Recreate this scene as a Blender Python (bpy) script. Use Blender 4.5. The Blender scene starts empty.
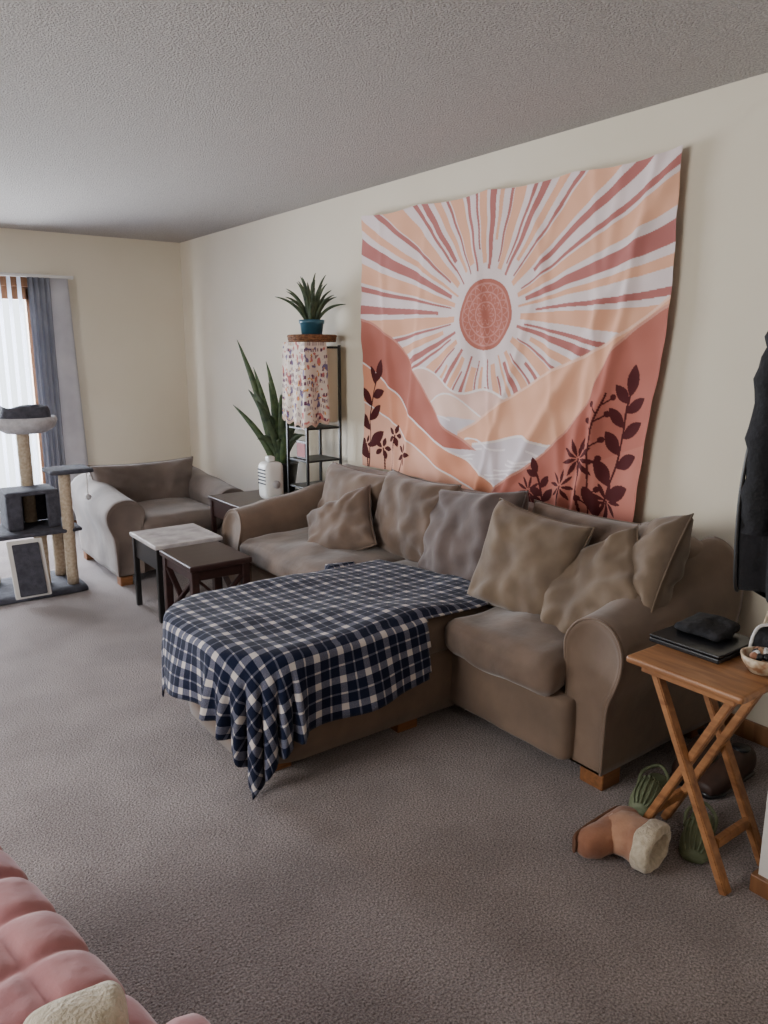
import bpy, bmesh, math, random
import numpy as np
from mathutils import Vector, Matrix, Euler, noise
random.seed(7); rng=np.random.default_rng(5)
def c(r,g,b):
    f=lambda v:((v/255+0.055)/1.055)**2.4 if v/255>0.04045 else v/255/12.92
    return (f(r),f(g),f(b),1)
# ---------------------------------------------------------------- materials
def mat(name,col,rough=.7,col2=None,nscale=8,bump=0,bscale=60,metal=0,sheen=0,detail=3,bdist=.01,trans=0,emis=0):
    m=bpy.data.materials.new(name); m.use_nodes=True; nt=m.node_tree; b=nt.nodes['Principled BSDF']
    b.inputs['Base Color'].default_value=col; b.inputs['Roughness'].default_value=rough; b.inputs['Metallic'].default_value=metal
    if sheen:
        b.inputs['Sheen Weight'].default_value=sheen; b.inputs['Sheen Roughness'].default_value=.5
    tc=nt.nodes.new('ShaderNodeTexCoord')
    if col2:
        n=nt.nodes.new('ShaderNodeTexNoise'); n.inputs['Scale'].default_value=nscale; n.inputs['Detail'].default_value=detail
        nt.links.new(tc.outputs['Object'],n.inputs['Vector'])
        r=nt.nodes.new('ShaderNodeValToRGB'); r.color_ramp.elements[0].position=.35; r.color_ramp.elements[1].position=.65
        r.color_ramp.elements[0].color=col; r.color_ramp.elements[1].color=col2
        nt.links.new(n.outputs['Fac'],r.inputs['Fac']); nt.links.new(r.outputs['Color'],b.inputs['Base Color'])
    if bump:
        n2=nt.nodes.new('ShaderNodeTexNoise'); n2.inputs['Scale'].default_value=bscale; n2.inputs['Detail'].default_value=4
        nt.links.new(tc.outputs['Object'],n2.inputs['Vector'])
        bp=nt.nodes.new('ShaderNodeBump'); bp.inputs['Strength'].default_value=bump; bp.inputs['Distance'].default_value=bdist
        nt.links.new(n2.outputs['Fac'],bp.inputs['Height']); nt.links.new(bp.outputs['Normal'],b.inputs['Normal'])
    if trans:
        t=nt.nodes.new('ShaderNodeBsdfTranslucent'); t.inputs['Color'].default_value=col
        mx=nt.nodes.new('ShaderNodeMixShader'); mx.inputs[0].default_value=trans
        o=nt.nodes['Material Output']
        nt.links.new(b.outputs[0],mx.inputs[1]); nt.links.new(t.outputs[0],mx.inputs[2]); nt.links.new(mx.outputs[0],o.inputs['Surface'])
    return m
def wood(name,c1,c2,scale=(2,30,30),rough=.45):
    m=bpy.data.materials.new(name); m.use_nodes=True; nt=m.node_tree; b=nt.nodes['Principled BSDF']; b.inputs['Roughness'].default_value=rough
    tc=nt.nodes.new('ShaderNodeTexCoord'); mp=nt.nodes.new('ShaderNodeMapping'); mp.inputs['Scale'].default_value=scale
    n=nt.nodes.new('ShaderNodeTexNoise'); n.inputs['Scale'].default_value=1.5; n.inputs['Detail'].default_value=6; n.inputs['Distortion'].default_value=.6
    r=nt.nodes.new('ShaderNodeValToRGB'); r.color_ramp.elements[0].position=.3; r.color_ramp.elements[1].position=.7
    r.color_ramp.elements[0].color=c1; r.color_ramp.elements[1].color=c2
    nt.links.new(tc.outputs['Object'],mp.inputs[0]); nt.links.new(mp.outputs[0],n.inputs['Vector']); nt.links.new(n.outputs['Fac'],r.inputs['Fac']); nt.links.new(r.outputs['Color'],b.inputs['Base Color'])
    return m
def vcolmat(name,rough=.85):
    m=bpy.data.materials.new(name); m.use_nodes=True; nt=m.node_tree; b=nt.nodes['Principled BSDF']; b.inputs['Roughness'].default_value=rough
    a=nt.nodes.new('ShaderNodeVertexColor'); a.layer_name='Col'
    nt.links.new(a.outputs['Color'],b.inputs['Base Color'])
    b.inputs['Specular IOR Level'].default_value=.2
    return m
M={}
M['wall']=mat('wall_paint',c(225,216,197),.85,c(220,210,190),1.2,.12,180,bdist=.003)
M['ceil']=mat('popcorn_ceiling',c(194,188,182),.95,c(166,160,155),120,1.0,125,bdist=.02)
M['sofa']=mat('microsuede_taupe',c(118,97,81),.85,c(99,81,68),5,.25,14,sheen=.25,bdist=.012)
M['sofa2']=mat('microsuede_cushion',c(114,94,80),.85,c(90,74,64),6,.35,11,sheen=.3,bdist=.016)
M['pil_ol']=mat('pillow_olive_taupe',c(119,101,83),.85,c(100,84,70),7,.3,13,sheen=.25,bdist=.014)
M['pil_gr']=mat('pillow_grey',c(97,82,77),.85,c(77,65,63),6,.35,11,sheen=.3,bdist=.014)
M['chair']=mat('microsuede_armchair',c(116,102,94),.85,c(96,84,78),5,.25,14,sheen=.2,bdist=.012)
M['block']=wood('wood_foot',c(150,100,62),c(112,72,42))
M['tray']=wood('wood_tray',c(178,126,82),c(130,86,54),(25,3,25))
M['esp']=wood('wood_espresso',c(58,36,34),c(40,25,24),rough=.35)
M['frame']=wood('wood_frame',c(150,105,70),c(120,80,50),(20,20,2))
M['black']=mat('black_metal',c(28,27,28),.4)
M['blackcloth']=mat('black_coat_cloth',c(14,14,17),.9,c(24,23,28),9,.8,22,bdist=.02)
M['marble']=mat('marble_top',c(205,200,200),.25,c(160,155,158),9,detail=8)
M['dgrey']=mat('dark_plush',c(58,58,68),.95,c(76,76,86),30,.5,120)
M['lgrey']=mat('light_plush',c(176,174,178),.95,c(198,196,200),30,.5,120)
M['sisal']=mat('sisal_rope',c(196,180,158),.9,c(170,152,130),60,.5,150)
M['white']=mat('white_plastic',c(225,225,222),.4)
M['trim']=mat('white_trim_paint',c(215,212,208),.5)
M['wick']=mat('wicker',c(150,100,62),.7,c(100,62,38),60,.8,90)
M['teal']=mat('teal_glaze',c(60,104,122),.3,c(48,88,106),12)
M['leaf']=mat('snake_leaf',c(50,72,44),.45,c(84,102,62),28)
M['leaf2']=mat('dark_leaf',c(50,66,48),.5,c(84,98,70),20)
M['soil']=mat('soil',c(40,30,25),.95,c(60,45,36),60)
M['shade']=mat('paper_shade',c(232,218,196),.8,trans=.35)
M['pink']=mat('pink_velvet',c(184,124,126),.85,c(168,108,112),6,.2,40,sheen=.35)
M['fleece']=mat('cream_fleece',c(214,202,182),1,c(190,177,154),70,.7,140,sheen=.4,bdist=.01)
M['suede']=mat('tan_suede',c(158,108,82),.9,c(132,86,64),14,.3,60,sheen=.3)
M['suede2']=mat('tan_suede_light',c(182,138,110),.9,c(160,114,90),14,.3,60,sheen=.3)
M['sole']=mat('rubber_sole',c(120,84,64),.8,c(100,68,52),14)
M['dshoe']=mat('brown_leather',c(72,50,42),.6,c(54,38,33),20)
M['green']=mat('green_foam',c(120,128,100),.6,c(104,114,86),30)
M['lap']=mat('laptop_black',c(30,31,35),.3)
M['slat']=mat('blind_slat',c(186,190,204),.6,trans=.30)
M['curt']=mat('curtain_cloth',c(206,204,208),.8,c(190,188,194),6,trans=.25)
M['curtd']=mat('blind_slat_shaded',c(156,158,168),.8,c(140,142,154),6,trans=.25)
M['cream']=mat('cream_ceramic',c(210,196,170),.4,c(150,110,80),40)
def glass():
    m=bpy.data.materials.new('window_glass'); m.use_nodes=True; nt=m.node_tree; nt.nodes.remove(nt.nodes['Principled BSDF'])
    t=nt.nodes.new('ShaderNodeBsdfTransparent'); g=nt.nodes.new('ShaderNodeBsdfGlossy'); g.inputs['Roughness'].default_value=.02
    mx=nt.nodes.new('ShaderNodeMixShader'); mx.inputs[0].default_value=.06
    nt.links.new(t.outputs[0],mx.inputs[1]); nt.links.new(g.outputs[0],mx.inputs[2]); nt.links.new(mx.outputs[0],nt.nodes['Material Output'].inputs['Surface'])
    return m
M['glass']=glass()
def carpet():
    m=bpy.data.materials.new('carpet'); m.use_nodes=True; nt=m.node_tree; b=nt.nodes['Principled BSDF']; b.inputs['Roughness'].default_value=1
    b.inputs['Sheen Weight'].default_value=.25; b.inputs['Specular IOR Level'].default_value=.1
    tc=nt.nodes.new('ShaderNodeTexCoord'); L=nt.links.new
    n=nt.nodes.new('ShaderNodeTexNoise'); n.inputs['Scale'].default_value=170; n.inputs['Detail'].default_value=4; n.inputs['Roughness'].default_value=.7; L(tc.outputs['Object'],n.inputs['Vector'])
    r=nt.nodes.new('ShaderNodeValToRGB'); r.color_ramp.elements[0].position=.36; r.color_ramp.elements[1].position=.64
    r.color_ramp.elements[0].color=c(92,82,81); r.color_ramp.elements[1].color=c(184,171,169); L(n.outputs['Fac'],r.inputs['Fac'])
    n2=nt.nodes.new('ShaderNodeTexNoise'); n2.inputs['Scale'].default_value=3.2; n2.inputs['Detail'].default_value=6; L(tc.outputs['Object'],n2.inputs['Vector'])
    r2=nt.nodes.new('ShaderNodeValToRGB'); r2.color_ramp.elements[0].position=.38; r2.color_ramp.elements[1].position=.6
    r2.color_ramp.elements[0].color=(.78,.77,.77,1); r2.color_ramp.elements[1].color=(1,1,1,1); L(n2.outputs['Fac'],r2.inputs['Fac'])
    mx=nt.nodes.new('ShaderNodeMix'); mx.data_type='RGBA'; mx.blend_type='MULTIPLY'; mx.inputs[0].default_value=1
    L(r.outputs['Color'],mx.inputs[6]); L(r2.outputs['Color'],mx.inputs[7]); L(mx.outputs[2],b.inputs['Base Color'])
    bp=nt.nodes.new('ShaderNodeBump'); bp.inputs['Strength'].default_value=.9; bp.inputs['Distance'].default_value=.012
    n3=nt.nodes.new('ShaderNodeTexNoise'); n3.inputs['Scale'].default_value=130; n3.inputs['Detail'].default_value=4; L(tc.outputs['Object'],n3.inputs['Vector'])
    L(n3.outputs['Fac'],bp.inputs['Height']); L(bp.outputs['Normal'],b.inputs['Normal'])
    return m
M['carpet']=carpet()
# ---------------------------------------------------------------- builders
CUR=[None,None]
def G(name,loc=(0,0,0),rotz=0,local=False):
    e=bpy.data.objects.new(name,None); e.empty_display_size=.1
    bpy.context.collection.objects.link(e); e.location=loc; e.rotation_euler=(0,0,rotz)
    CUR[0]=e; CUR[1]=None if local else (Matrix.Translation(loc)@Matrix.Rotation(rotz,4,'Z')).inverted()
    return e
def NG(): CUR[0]=None
def reg(o):
    bpy.context.collection.objects.link(o)
    if CUR[0] is not None:
        o.parent=CUR[0]
        if CUR[1] is not None: o.matrix_parent_inverse=CUR[1]
    return o
def mk(name,verts,faces,m,smooth=True,uv=None):
    me=bpy.data.meshes.new(name); me.from_pydata([tuple(v) for v in verts],[],faces); me.update()
    if m: me.materials.append(m)
    if smooth: me.polygons.foreach_set('use_smooth',[True]*len(me.polygons))
    o=bpy.data.objects.new(name,me); return reg(o)
def frombm(name,bm,m,smooth=False,M4=None):
    bmesh.ops.recalc_face_normals(bm,faces=bm.faces)
    if M4 is not None: bm.transform(M4)
    me=bpy.data.meshes.new(name); bm.to_mesh(me); bm.free(); me.materials.append(m)
    if smooth: me.polygons.foreach_set('use_smooth',[True]*len(me.polygons))
    return reg(bpy.data.objects.new(name,me))
def box(name,lo,hi,m,bev=.004,rot=None):
    lo=Vector(lo);hi=Vector(hi);s=hi-lo;ce=(lo+hi)/2
    bm=bmesh.new(); bmesh.ops.create_cube(bm,size=1); bmesh.ops.scale(bm,vec=s,verts=bm.verts)
    if bev: bmesh.ops.bevel(bm,geom=bm.edges[:],offset=min(bev,min(s)/2.5),segments=2,affect='EDGES',profile=.5)
    T=Matrix.Translation(ce)
    if rot: T=T@Euler(rot).to_matrix().to_4x4()
    return frombm(name,bm,m,False,T)
def beam(name,p,q,w,d,m,up=(0,0,1),bev=.003):
    p=Vector(p);q=Vector(q);z=(q-p);L=z.length;z.normalize();x=Vector(up).cross(z)
    if x.length<1e-3:x=Vector((1,0,0))
    x.normalize();y=z.cross(x)
    bm=bmesh.new(); bmesh.ops.create_cube(bm,size=1); bmesh.ops.scale(bm,vec=(w,d,L),verts=bm.verts)
    bmesh.ops.bevel(bm,geom=bm.edges[:],offset=min(bev,w/3,d/3),segments=2,affect='EDGES')
    R=Matrix((x,y,z)).transposed().to_4x4()
    return frombm(name,bm,m,False,Matrix.Translation((p+q)/2)@R)
def nz(p,s=1.0): return noise.noise(Vector(p)*s)
def soft(name,lo,hi,m,r=.05,crown=0,wr=.006,wf=7,cuts=18,T=None,side=0,seed=0):
    lo=Vector(lo);hi=Vector(hi);h=(hi-lo)/2;ce=(lo+hi)/2;r=min(r,*h)
    bm=bmesh.new(); bmesh.ops.create_cube(bm,size=2); bmesh.ops.subdivide_edges(bm,edges=bm.edges[:],cuts=cuts,use_grid_fill=True)
    for v in bm.verts:
        u=v.co.copy(); p=Vector((u.x*h.x,u.y*h.y,u.z*h.z))
        i=Vector([max(-(h[k]-r),min(h[k]-r,p[k])) for k in range(3)]); d=p-i
        if d.length>1e-6: p=i+d.normalized()*r
        k=(1-u.x**2)*(1-u.y**2)
        if u.z>0: p.z+=crown*k*u.z
        if side:
            kk=1-u.z**2; p.x+=side*u.x*kk*(1-u.y**2*.5); p.y+=side*u.y*kk*(1-u.x**2*.5)
        n=p+ce+Vector((seed*3.1,seed,0))
        p+=Vector((nz(n+Vector((9,0,0)),wf),nz(n+Vector((0,9,0)),wf),nz(n,wf)))*wr
        v.co=p
    X=Matrix.Translation(ce)
    if T is not None: X=X@T
    return frombm(name,bm,m,True,X)
def pillow(name,center,normal,w,h,t,m,roll=0,wr=.012,seed=0,N=34,sag=0,pinch=.09,pw=.42):
    z=Vector(normal).normalized(); up=Vector((0,0,1)); x=up.cross(z).normalized(); y=z.cross(x)
    R=Matrix((x,y,z)).transposed().to_4x4()@Matrix.Rotation(roll,4,'Z')
    vs=[];fs=[]
    def P(u,v,s):
        X=u*w/2*(1-pinch*(1-v*v)); Y=v*h/2*(1-pinch*(1-u*u))
        k=max(0,(1-u**4)*(1-v**4))
        Z=s*t/2*(k**pw)
        q=Vector((X,Y,Z)); a=wr*min(1,k*2.5)
        Z+=a*(nz(q+Vector((seed,seed*2,s*3)),6)+.6*nz(q+Vector((seed,seed*2,s*3)),14))
        cr=abs(abs(u)-abs(v)); Z-=s*a*.9*math.exp(-(cr/.10)**2)*max(0,max(abs(u),abs(v))-.35)
        ang=math.atan2(v,u); Z+=s*a*.5*math.sin(ang*11+seed)*max(0,math.hypot(u,v)-.45)
        Z+=sag*(-v)*(1-abs(u)*.3)*s*.5*k
        return Vector((X,Y,Z))
    n=N+1
    for s in (1,-1):
        for i in range(n):
            for j in range(n):
                vs.append(P(-1+2*i/N,-1+2*j/N,s))
    for s in range(2):
        b=s*n*n
        for i in range(N):
            for j in range(N):
                q=(b+i*n+j,b+(i+1)*n+j,b+(i+1)*n+j+1,b+i*n+j+1)
                fs.append(q if s==0 else q[::-1])
    o=mk(name,vs,fs,m)
    bm=bmesh.new(); bm.from_mesh(o.data); bmesh.ops.remove_doubles(bm,verts=bm.verts,dist=1e-5)
    bm.transform(Matrix.Translation(center)@R); bm.to_mesh(o.data); bm.free()
    pts=[]
    for k in range(4*16):
        q=k//16; a=-1+2*(k%16)/16
        u,v=[(a,-1),(1,a),(-a,1),(-1,-a)][q]
        pts.append(Matrix.Translation(center)@R@Vector((u*w/2*(1-pinch*(1-v*v)),v*h/2*(1-pinch*(1-u*u)),0)))
    tube(name+'_piping',pts,.004,m,closed=True,seg=6,parent=o)
    return o
def tube(name,pts,rad,m,closed=False,seg=10,parent=None,cap=True):
    pts=[Vector(p) for p in pts]; n=len(pts); vs=[];fs=[]
    rr=rad if hasattr(rad,'__len__') else [rad]*n
    prev=None
    for i,p in enumerate(pts):
        a=pts[(i-1)%n] if (closed or i>0) else p; b=pts[(i+1)%n] if (closed or i<n-1) else p
        t=(b-a).normalized()
        if prev is None:
            x=t.cross(Vector((0,0,1)))
            if x.length<.05: x=t.cross(Vector((0,1,0)))
        else: x=prev-t*prev.dot(t)
        x.normalize(); prev=x; y=t.cross(x)
        for k in range(seg):
            g=2*math.pi*k/seg; vs.append(p+(x*math.cos(g)+y*math.sin(g))*rr[i])
    for i in range(n if closed else n-1):
        j=(i+1)%n
        for k in range(seg): fs.append((i*seg+k,i*seg+(k+1)%seg,j*seg+(k+1)%seg,j*seg+k))
    if cap and not closed: fs.append(tuple(range(seg))[::-1]); fs.append(tuple(range((n-1)*seg,n*seg)))
    o=mk(name,vs,fs,m)
    if parent is not None:
        o.parent=parent; o.matrix_parent_inverse=Matrix.Identity(4)
    return o
def lathe(name,prof,center,m,seg=32,sq=None):
    vs=[];fs=[];n=len(prof)
    for (r,z) in prof:
        for k in range(seg):
            g=2*math.pi*k/seg; vs.append((center[0]+r*math.cos(g),center[1]+r*math.sin(g),center[2]+z))
    for i in range(n-1):
        for k in range(seg): fs.append((i*seg+k,i*seg+(k+1)%seg,(i+1)*seg+(k+1)%seg,(i+1)*seg+k))
    fs.append(tuple(range(seg))[::-1]); fs.append(tuple(range((n-1)*seg,n*seg)))
    return mk(name,vs,fs,m)
def catmull(pts,k=6,closed=False):
    out=[];n=len(pts);P=[Vector(p) for p in pts]
    for i in range(n if closed else n-1):
        g=lambda j:P[j%n] if closed else P[max(0,min(n-1,j))]
        a,b,cc,d=g(i-1),g(i),g(i+1),g(i+2)
        for s in range(k):
            t=s/k; out.append(.5*((2*b)+(cc-a)*t+(2*a-5*b+4*cc-d)*t*t+(3*b-3*cc+d-a)*t**3))
    if not closed: out.append(P[-1])
    return out
def leaf(name,base,tip,w,m,bend=(0,0,0),n=14,fold=.25,mid=.35):
    base=Vector(base);tip=Vector(tip);bend=Vector(bend);vs=[];fs=[]
    d=(tip-base).normalized(); s=d.cross(Vector((0.3,1,0.1))).normalized()
    if abs(d.z)<.4: s=d.cross(Vector((0,0,1))).normalized()
    nn=s.cross(d)
    for i in range(n+1):
        t=i/n; p=base.lerp(tip,t)+bend*4*t*(1-t)
        ww=w*(min(1,(t+.12)/mid)**.6)*(1-t**3.2)**.9/2+.0008
        for a in (-1,0,1): vs.append(p+s*a*ww+nn*abs(a)*ww*fold)
    for i in range(n):
        for a in range(2):
            q=i*3+a; fs.append((q,q+1,q+4,q+3))
    o=mk(name,vs,fs,m)
    md=o.modifiers.new('thick','SOLIDIFY'); md.thickness=.0025
    return o
# ---------------------------------------------------------------- room shell
WX=2.79; BY=6.9; LX=-1.9; FY=-1.8; H=2.44
def plain(name,lo,hi,m): NG(); return box(name,lo,hi,m,0)
plain('floor',(LX-.1,FY-.1,-.1),(WX+.1,BY+.1,0),M['carpet'])
plain('ceiling',(LX-.1,FY-.1,H),(WX+.1,BY+.1,H+.1),M['ceil'])
plain('wall_right',(WX,FY-.1,0),(WX+.12,BY+.12,H),M['wall'])
plain('wall_front',(LX,FY-.12,0),(WX,FY,H),M['wall'])
DX0,DX1,DZ=-.55,1.66,2.08
def wallholes(name,parts):
    vs=[];fs=[]
    for lo,hi in parts:
        b=len(vs)
        for x in (lo[0],hi[0]):
            for y in (lo[1],hi[1]):
                for z in (lo[2],hi[2]): vs.append((x,y,z))
        fs+= [tuple(b+i for i in q) for q in [(0,1,3,2),(4,6,7,5),(0,4,5,1),(2,3,7,6),(0,2,6,4),(1,5,7,3)]]
    NG(); return mk(name,vs,fs,M['wall'],False)
wallholes('wall_back',[((LX,BY,0),(DX0,BY+.12,H)),((DX1,BY,0),(WX,BY+.12,H)),((DX0,BY,DZ),(DX1,BY+.12,H))])
WY0,WY1,WZ0,WZ1=1.4,3.4,.8,2.1
wallholes('wall_left',[((LX-.12,FY,0),(LX,WY0,H)),((LX-.12,WY1,0),(LX,BY,H)),((LX-.12,WY0,0),(LX,WY1,WZ0)),((LX-.12,WY0,WZ1),(LX,WY1,H))])
G('added_fill_window',(LX,2.4,1.4))  # unseen window, added so fill light can enter from the left
for nm,lo,hi in [('frame_l',(LX-.1,WY0,WZ0),(LX+.02,WY0+.06,WZ1)),('frame_r',(LX-.1,WY1-.06,WZ0),(LX+.02,WY1,WZ1)),('frame_t',(LX-.1,WY0,WZ1-.06),(LX+.02,WY1,WZ1)),('frame_b',(LX-.1,WY0,WZ0),(LX+.02,WY1,WZ0+.06)),('mullion',(LX-.08,2.37,WZ0),(LX-.02,2.43,WZ1))]: box(nm,lo,hi,M['frame'])
box('pane',(LX-.06,WY0+.05,WZ0+.05),(LX-.054,WY1-.05,WZ1-.05),M['glass'],0)
G('door_1',((DX0+DX1)/2,BY,0))
fr=M['frame']
box('jamb_l',(DX0,BY-.015,0),(DX0+.07,BY+.1,DZ),fr); box('jamb_r',(DX1-.07,BY-.015,0),(DX1,BY+.1,DZ),fr)
box('head',(DX0,BY-.015,DZ-.08),(DX1,BY+.1,DZ),fr); box('sill',(DX0,BY-.01,0),(DX1,BY+.1,.05),fr)
box('stile_1',(1.46,BY+.02,.05),(1.58,BY+.07,DZ-.08),fr); box('stile_2',(.50,BY+.02,.05),(.60,BY+.07,DZ-.08),fr)
box('rail_top',(DX0+.07,BY+.02,DZ-.18),(DX1-.07,BY+.06,DZ-.08),fr); box('rail_bottom',(DX0+.07,BY+.02,.05),(DX1-.07,BY+.06,.16),fr)
box('pane',(DX0+.07,BY+.04,.1),(DX1-.07,BY+.046,DZ-.1),M['glass'],0)
G('vertical_blinds',(.6,BY-.1,2.1))
box('headrail',(DX0-.1,BY-.10,2.07),(1.82,BY-.06,2.095),M['trim'])
x=DX0; i=0
while x<1.42:
    a=math.radians(100); dx=.045*math.cos(a); dy=.045*math.sin(a)
    vs=[];fs=[]
    for k in range(5):
        t=-1+k/2; bow=.006*(1-t*t)
        for z in (.06,2.07): vs.append((x+t*dx+bow*math.sin(a),BY-.075+t*dy*.8-bow*math.cos(a),z))
    for k in range(4): fs.append((k*2,k*2+2,k*2+3,k*2+1))
    mk('slat_%d'%i,vs,fs,M['slat']); i+=1; x+=.075
def drape(name,x0,x1,y,z0,z1,m,folds,amp,flare=0,ny=12):
    vs=[];fs=[];nx=folds*10
    for i in range(nx+1):
        for j in range(ny+1):
            u=i/nx; v=j/ny
            X=x0+(x1-x0)*u+flare*(1-v)*u
            vs.append((X,y+amp*math.sin(u*folds*2*math.pi)*(.7+.3*(1-v))+.006*nz((X,v*2,0),5),z0+(z1-z0)*v))
    for i in range(nx):
        for j in range(ny): q=i*(ny+1)+j; fs.append((q,q+ny+1,q+ny+2,q+1))
    o=mk(name,vs,fs,m); md=o.modifiers.new('t','SOLIDIFY'); md.thickness=.002; return o
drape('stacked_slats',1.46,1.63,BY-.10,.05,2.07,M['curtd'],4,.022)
drape('curtain_panel',1.62,1.77,BY-.10,.05,2.07,M['curt'],1,.012,flare=.06)
wd=M['frame']
NG()
box('baseboard_right',(WX-.012,1.0,0),(WX,BY,.08),wd); box('baseboard_back',(DX1+.01,BY-.012,0),(WX-.012,BY,.08),wd)
plain('wall_partition',(1.97,.78,0),(WX,.90,H),M['trim'])
NG(); box('baseboard_partition',(1.955,.76,0),(WX-.02,.915,.055),wd,.004)
# ---------------------------------------------------------------- sectional sofa
def arm(name,x0,x1,ym,out,m,h0=.60,h1=.76,zb=.07,piping=True):
    prof=[(-.075,zb),(-.08,.25),(-.08,.38),(-.095,.46),(-.10,.53),(-.06,.595),(.01,.62),(.085,.60),(.135,.54),(.145,.47),(.13,.40),(.108,.33),(.10,.22),(.095,zb)]
    pr=catmull([(a,b,0) for a,b in prof],4)
    nx=26; L=x1-x0; vs=[]; n=len(pr)
    def sect(X,t,ins):
        res=[]; cz=.32
        for p in pr:
            dy,z=p.x,p.y
            f=max(0,(z-.3)/.32)
            zz=z+(h0-.62)*f+(h1-h0)*f*(t**1.2)
            ln=math.hypot(dy,zz-cz); k=max(0,1-ins/max(ln,.06))
            w=Vector((X,ym+out*dy*k,cz+(zz-cz)*k if zz>zb+.005 else zz))
            q=.008*min(1,t*5)
            w+=Vector((0,nz(w,5)*q,nz(w+Vector((5,5,5)),5)*q*f))
            fz=max(0,(zz-.35)/.27); d=max(0,1-(X-x0)/.30); w.x+=.035*(fz**2)*d
            res.append(w)
        return res
    rows=[sect(x0+.012,0,.05),sect(x0+.004,0,.03),sect(x0,0,.016),sect(x0+.003,0,.006),sect(x0+.014,0,0)]
    for i in range(1,nx+1): rows.append(sect(x0+.014+(L-.014)*i/nx,i/nx,0))
    for r in rows: vs+=r
    fs=[]
    for i in range(len(rows)-1):
        for k in range(n-1): fs.append((i*n+k,i*n+k+1,(i+1)*n+k+1,(i+1)*n+k))
        fs.append((i*n+n-1,i*n,(i+1)*n,(i+1)*n+n-1))
    fs.append(tuple(range(n))); fs.append(tuple(range((len(rows)-1)*n,len(rows)*n))[::-1])
    if out<0: fs=[f[::-1] for f in fs]
    o=mk(name,vs,fs,m)
    bm=bmesh.new(); bm.from_mesh(o.data); bmesh.ops.recalc_face_normals(bm,faces=bm.faces); bm.to_mesh(o.data); bm.free()
    if piping: tube(name+'_piping',[v.copy() for v in vs[3*n:4*n]],.005,m,seg=6)
S=M['sofa']
G('sectional_sofa',(2.3,2.8,0))
soft('base_right_seat',(1.96,1.60,.06),(2.70,2.24,.31),S,r=.03,wr=.004)
soft('base_left_seat',(1.92,2.96,.06),(2.70,4.0,.31),S,r=.03,wr=.004)
soft('back_frame',(2.50,1.52,.08),(2.74,4.10,.79),S,r=.09,wr=.008,cuts=26)
arm('arm_near',2.00,2.73,1.565,-1,S,h0=.61,h1=.79)
arm('arm_far',1.84,2.73,4.00,1,S,h0=.595,h1=.74)
def rrect(x0,x1,y0,y1,r,n=10):
    pts=[]
    for cx,cy,a0 in [(x1-.03,y0+.03,-90),(x1-.03,y1-.03,0)]:
        for k in range(4): a=math.radians(a0+90*k/3); pts.append((cx+.03*math.cos(a),cy+.03*math.sin(a)))
    for cx,cy,a0 in [(x0+r,y1-r,90),(x0+r,y0+r,180)]:
        for k in range(n+1): a=math.radians(a0+90*k/n); pts.append((cx+r*math.cos(a),cy+r*math.sin(a)))
    return pts
def slab(name,pts,zs,m,crown=0):
    cx=sum(p[0] for p in pts)/len(pts); cy=sum(p[1] for p in pts)/len(pts); vs=[];fs=[];n=len(pts)
    for z,ins in zs:
        for p in pts:
            d=Vector((p[0]-cx,p[1]-cy)); k=1-ins/d.length; w=Vector((cx+d.x*k,cy+d.y*k,z)); w+=Vector((nz(w,6),nz(w+Vector((3,3,3)),6),0))*.006; vs.append(w)
    for i in range(len(zs)-1):
        for k in range(n): fs.append((i*n+k,i*n+(k+1)%n,(i+1)*n+(k+1)%n,(i+1)*n+k))
    fs.append(tuple(range(n))[::-1]); fs.append(tuple(range((len(zs)-1)*n,len(zs)*n)))
    return mk(name,vs,fs,m)
CH=rrect(1.06,2.45,2.20,2.955,.20)
slab('chaise_base',CH,[(.045,.02),(.05,.005),(.12,0),(.2,-.004),(.28,0),(.305,.012)],S)
CH2=rrect(1.05,2.45,2.195,2.96,.22)
slab('chaise_cushion',CH2,[(.30,.03),(.31,.008),(.34,-.006),(.38,-.008),(.42,-.002),(.45,.02),(.462,.06),(.468,.2)],M['sofa2'])
for nm,x,y in [('foot_1',2.02,1.475),('foot_2',1.70,2.22),('foot_3',1.14,2.26),('foot_4',1.16,2.75),('foot_5',1.90,3.96)]:
    box(nm,(x,y,0),(x+.10,y+.10,.075),M['block'],.006)
for nm,x,y in [('foot_7',2.6,1.5),('foot_8',2.6,4.0)]: box(nm,(x,y,0),(x+.09,y+.09,.085),M['block'],.006)
soft('seat_cushion_right',(1.89,1.655,.30),(2.55,2.19,.455),M['sofa2'],r=.055,crown=.035,wr=.020,wf=6,side=.012,cuts=28)
soft('seat_cushion_left',(1.85,2.975,.30),(2.55,3.93,.445),M['sofa2'],r=.055,crown=.04,wr=.016,wf=6,side=.012,cuts=28,seed=3)
pillow('back_cushion_a',(2.46,3.60,.62),(-1,.0,.22),.68,.42,.24,M['sofa'],seed=1,wr=.022)
pillow('back_cushion_b',(2.42,3.02,.635),(-1,.05,.25),.60,.46,.24,M['sofa2'],seed=2,wr=.026)
pillow('back_cushion_c',(2.38,2.55,.635),(-1,.05,.34),.60,.48,.24,M['pil_gr'],roll=.12,seed=3,wr=.032)
pillow('back_cushion_d',(2.47,1.90,.635),(-1,-.05,.2),.74,.44,.20,M['sofa2'],seed=4,wr=.02)
G('throw_pillow',(2.25,3.5,.6)); pillow('pillow_body',(2.20,3.40,.545),(-.80,-.15,.62),.44,.40,.14,M['sofa2'],roll=.62,seed=8,wr=.026)
G('throw_pillow.001',(2.2,2.15,.66)); pillow('pillow_body',(2.24,2.07,.645),(-.95,-.16,.36),.46,.45,.18,M['pil_ol'],roll=-.12,seed=12,wr=.024)
G('throw_pillow.002',(2.3,1.65,.65)); pillow('pillow_body',(2.42,1.66,.70),(-.66,.50,.42),.46,.40,.17,M['pil_ol'],roll=.34,seed=21,wr=.03)
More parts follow.
